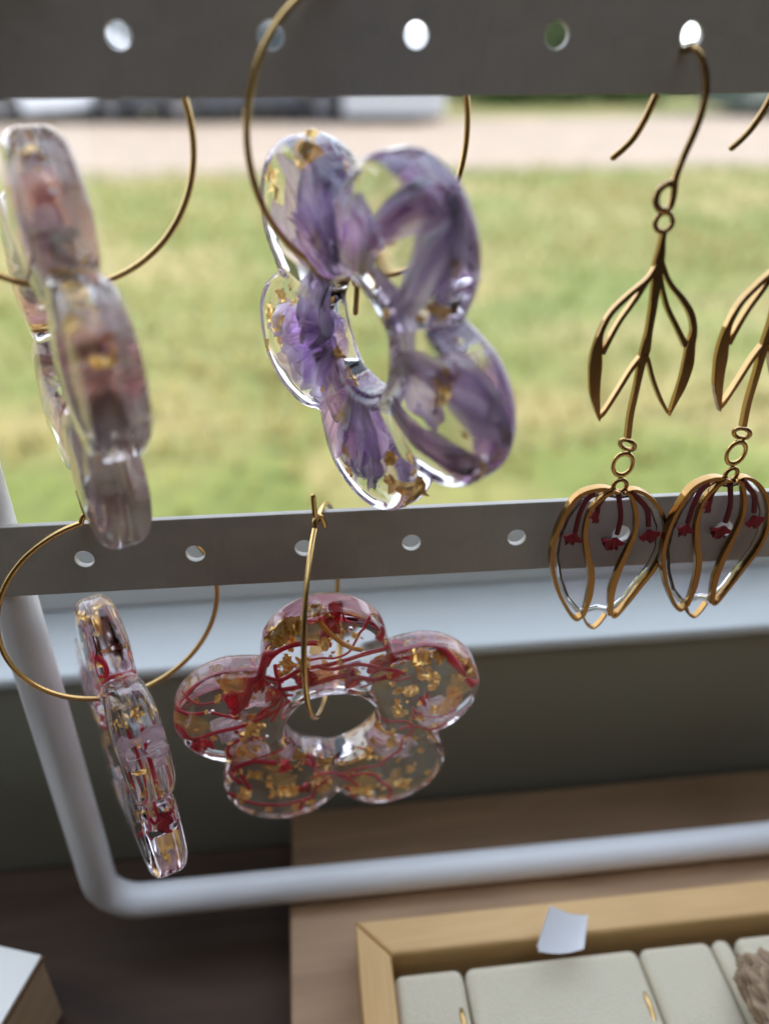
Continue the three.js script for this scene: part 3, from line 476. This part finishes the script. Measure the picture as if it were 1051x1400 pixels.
// ---------------------------------------------------------------- tray with ring cushions, tag, box, bark
{
  const TY = 0.0075, c0 = V(0.0055, BT, -0.1134), t = thing('jewellery_tray', 'bamboo framed tray with cream velvet ring cushions, lower right on the board', 'tray', c0);
  const W = 0.15, L = 0.11, H = TY - BT, rw = 0.0086, rl = 0.0076;
  const UVb = (g, turn) => boxUV(g, 9, turn);
  const rail = (pts, turn) => { const e = 0.0009, sh = new THREE.Shape(pts.map(([x, z]) => new THREE.Vector2(x, -z))), g = new THREE.ExtrudeGeometry(sh, { depth: H - 0.0003 - 2 * e, bevelSize: e, bevelThickness: e, bevelSegments: 3, bevelOffset: -e }); g.rotateX(-Math.PI / 2); g.translate(0, 0.0003 + e, 0); mesh('rail', UVb(g, turn), M.bamboo, t); };
  const q = 0.00012; // mitred corners, a hair apart
  rail([[q, 0], [W - q, 0], [W - rl - q, rw], [rl + q, rw]]); rail([[rl + q, L - rw], [W - rl - q, L - rw], [W - q, L], [q, L]]);
  rail([[0, q], [rl, rw + q], [rl, L - rw - q], [0, L - q]], true); rail([[W - rl, rw + q], [W, q], [W, L - q], [W - rl, L - rw - q]], true);
  mesh('base', span(rl - 0.001, W - rl + 0.001, 0.0006, 0.002, rw - 0.001, L - rw + 0.001), std({ color: lin(0.03, 0.025, 0.02), roughness: 0.9 }), t);
  const fuzz = tex(256, (u, v, c) => { c[0] = c[1] = c[2] = 0.5 * noise(u * 64, v * 64) + 0.5 * noise(u * 192 % 64, v * 192 % 64); }, false);
  const velvet = phys({ color: lin(0.72, 0.645, 0.48), roughness: 1, sheen: 0.5, sheenColor: lin(0.8, 0.8, 0.75), sheenRoughness: 0.6, bumpMap: fuzz, bumpScale: 0.0003 });
  let k = 0;
  const edges = [[0.0132, 0.0290, 0], [0.0294, 0.0702, 0], [0.0706, 0.0878, 0], [0.0882, 0.0925, 0], [0.0938, 0.125, 0], [0.1254, 0.146, 0]];
  for (const [a, b] of edges) { // cushions: soft rolls running from back to front
    const w = b - a, d = L - 2 * rw - 0.0025, g = new RoundedBoxGeometry(w, 0.0095, d, 5, Math.min(w * 0.45, 0.0022)), p = g.attributes.position;
    for (let i = 0; i < p.count; i++) if (p.getY(i) > 0) p.setY(i, p.getY(i) + 0.0004 * (noise(p.getX(i) * 300 + k * 9, p.getZ(i) * 300) - 0.5));
    g.translate((a + b) / 2 - c0.x, 0.0068, L / 2 + 0.0016); g.computeVertexNormals(); mesh('cushion', boxUV(g, 90), velvet, t); k++;
  }
  const ringAt = (px, py, label, turn) => { const p = ony(px, py, 0.0052), o = thing('finger_ring', label, 'ring', p.setY(0.0021)); const g = new THREE.TorusGeometry(0.0075, 0.0006, 10, 48); g.rotateY(turn); g.translate(0, -0.0048, 0); mesh('band', g, M.brass, o); };
  ringAt(888, 1374, 'thin gold ring standing in the slit right of the widest cushion', D(90));
  ringAt(634, 1398, 'thin gold ring in the slit left of the widest cushion, at the bottom edge', D(90));
}
{ // folded white tag standing at the back of the tray
  const z = -0.0995, base = onz(765, 1298, z), o = thing('paper_tag', 'small folded white paper tag standing against the back of the tray', 'tag', base);
  const q = [[735, 1301, z], [798, 1297, z], [803, 1252, z - 0.0065], [752, 1239, z - 0.0065]].map((k) => onz(...k).sub(base)), pos = [], uv = [], idx = [], n = 10;
  for (let i = 0; i <= n; i++) for (let j = 0; j <= n; j++) {
    const u = i / n, v = j / n, a = q[0].clone().lerp(q[1], u), b = q[3].clone().lerp(q[2], u), p = a.lerp(b, v); p.z += 0.0008 * Math.sin(u * Math.PI); pos.push(p.x, p.y, p.z); uv.push(u, v);
  }
  for (let i = 0; i < n; i++) for (let j = 0; j < n; j++) { const a = i * (n + 1) + j, b = a + n + 1; idx.push(a, b, a + 1, b, b + 1, a + 1); }
  const g = new THREE.BufferGeometry(); g.setAttribute('position', new THREE.Float32BufferAttribute(pos, 3)); g.setAttribute('uv', new THREE.Float32BufferAttribute(uv, 2)); g.setIndex(idx); g.computeVertexNormals();
  mesh('front_leaf', g, M.paper, o); const h = g.clone(), p = h.attributes.position; for (let i = 0; i < p.count; i++) { const v = uv[2 * i + 1]; p.setZ(i, p.getZ(i) - 0.0007 * (1 - v * v) - 0.0002); } h.computeVertexNormals(); mesh('back_leaf', h, M.paper, o);
}
{ // white topped block at the lower left
  const A = ony(58, 1305, 0.005), B = ony(0, 1292, 0.005), C = ony(0, 1385, 0.005), ex = B.clone().sub(A).setY(0).normalize(), ez = C.clone().sub(A).setY(0); ez.addScaledVector(ex, -ez.dot(ex)).normalize();
  const o = thing('wooden_block', 'wooden block with a white top, at the lower left corner of the picture', 'block', V(A.x, TT, A.z)); o.rotation.y = Math.atan2(-ex.z, ex.x);
  const s = Math.sign(V(Math.sin(o.rotation.y), 0, Math.cos(o.rotation.y)).dot(ez)), H = 0.005 - TT, z = (a, b) => s > 0 ? [a, b] : [-b, -a];
  mesh('body', boxUV(span(0, 0.05, 0.0003, H - 0.0022, ...z(0, 0.05), 0.0008), 12), std({ map: woodTex([0.5, 0.36, 0.22], [0.38, 0.25, 0.14], 0.2, 256), roughness: 0.75 }), o);
  mesh('edge_band', span(-0.0003, 0.0503, H - 0.0021, H - 0.0009, ...z(-0.0003, 0.0503), 0.0004), std({ color: lin(0.16, 0.08, 0.035), roughness: 0.8 }), o);
  mesh('white_top', span(0.0001, 0.0499, H - 0.0008, H, ...z(0.0001, 0.0499), 0.0003), std({ color: lin(0.76, 0.74, 0.68), roughness: 0.6 }), o);
}
{ // rough bark at the lower right corner
  const c = ony(1105, 1415, 0.012), o = thing('bark_piece', 'rough brown piece of bark at the lower right corner, over the tray', 'bark', V(c.x, 0.012, c.z));
  const g = mergeVertices((() => { const s = new THREE.IcosahedronGeometry(1, 24); s.deleteAttribute('uv'); s.deleteAttribute('normal'); return s; })()), p = g.attributes.position, col = [];
  for (let i = 0; i < p.count; i++) {
    const x = p.getX(i), y = p.getY(i), z = p.getZ(i), n = noise3(x * 3 + 4, y * 3, z * 3), m = noise3(x * 9, y * 9 + 7, z * 9), f = noise3(x * 22, y * 22, z * 22 + 3), r = 1 + 0.45 * (n - 0.5) + 0.22 * (m - 0.5) + 0.12 * (f - 0.5);
    p.setXYZ(i, x * 0.0082 * r, y * 0.007 * r, z * 0.017 * r); const t = Math.min(1, Math.max(0, (m * 0.6 + f * 0.6 - 0.35) * 2)); col.push(mix(0.1, 0.42, t), mix(0.06, 0.3, t), mix(0.035, 0.19, t));
  }
  g.setAttribute('color', new THREE.Float32BufferAttribute(col, 3)); g.computeVertexNormals(); mesh('bark', g, std({ vertexColors: true, roughness: 0.95 }), o); o.rotation.y = 0.25;
}
renderer.render(scene, camera);
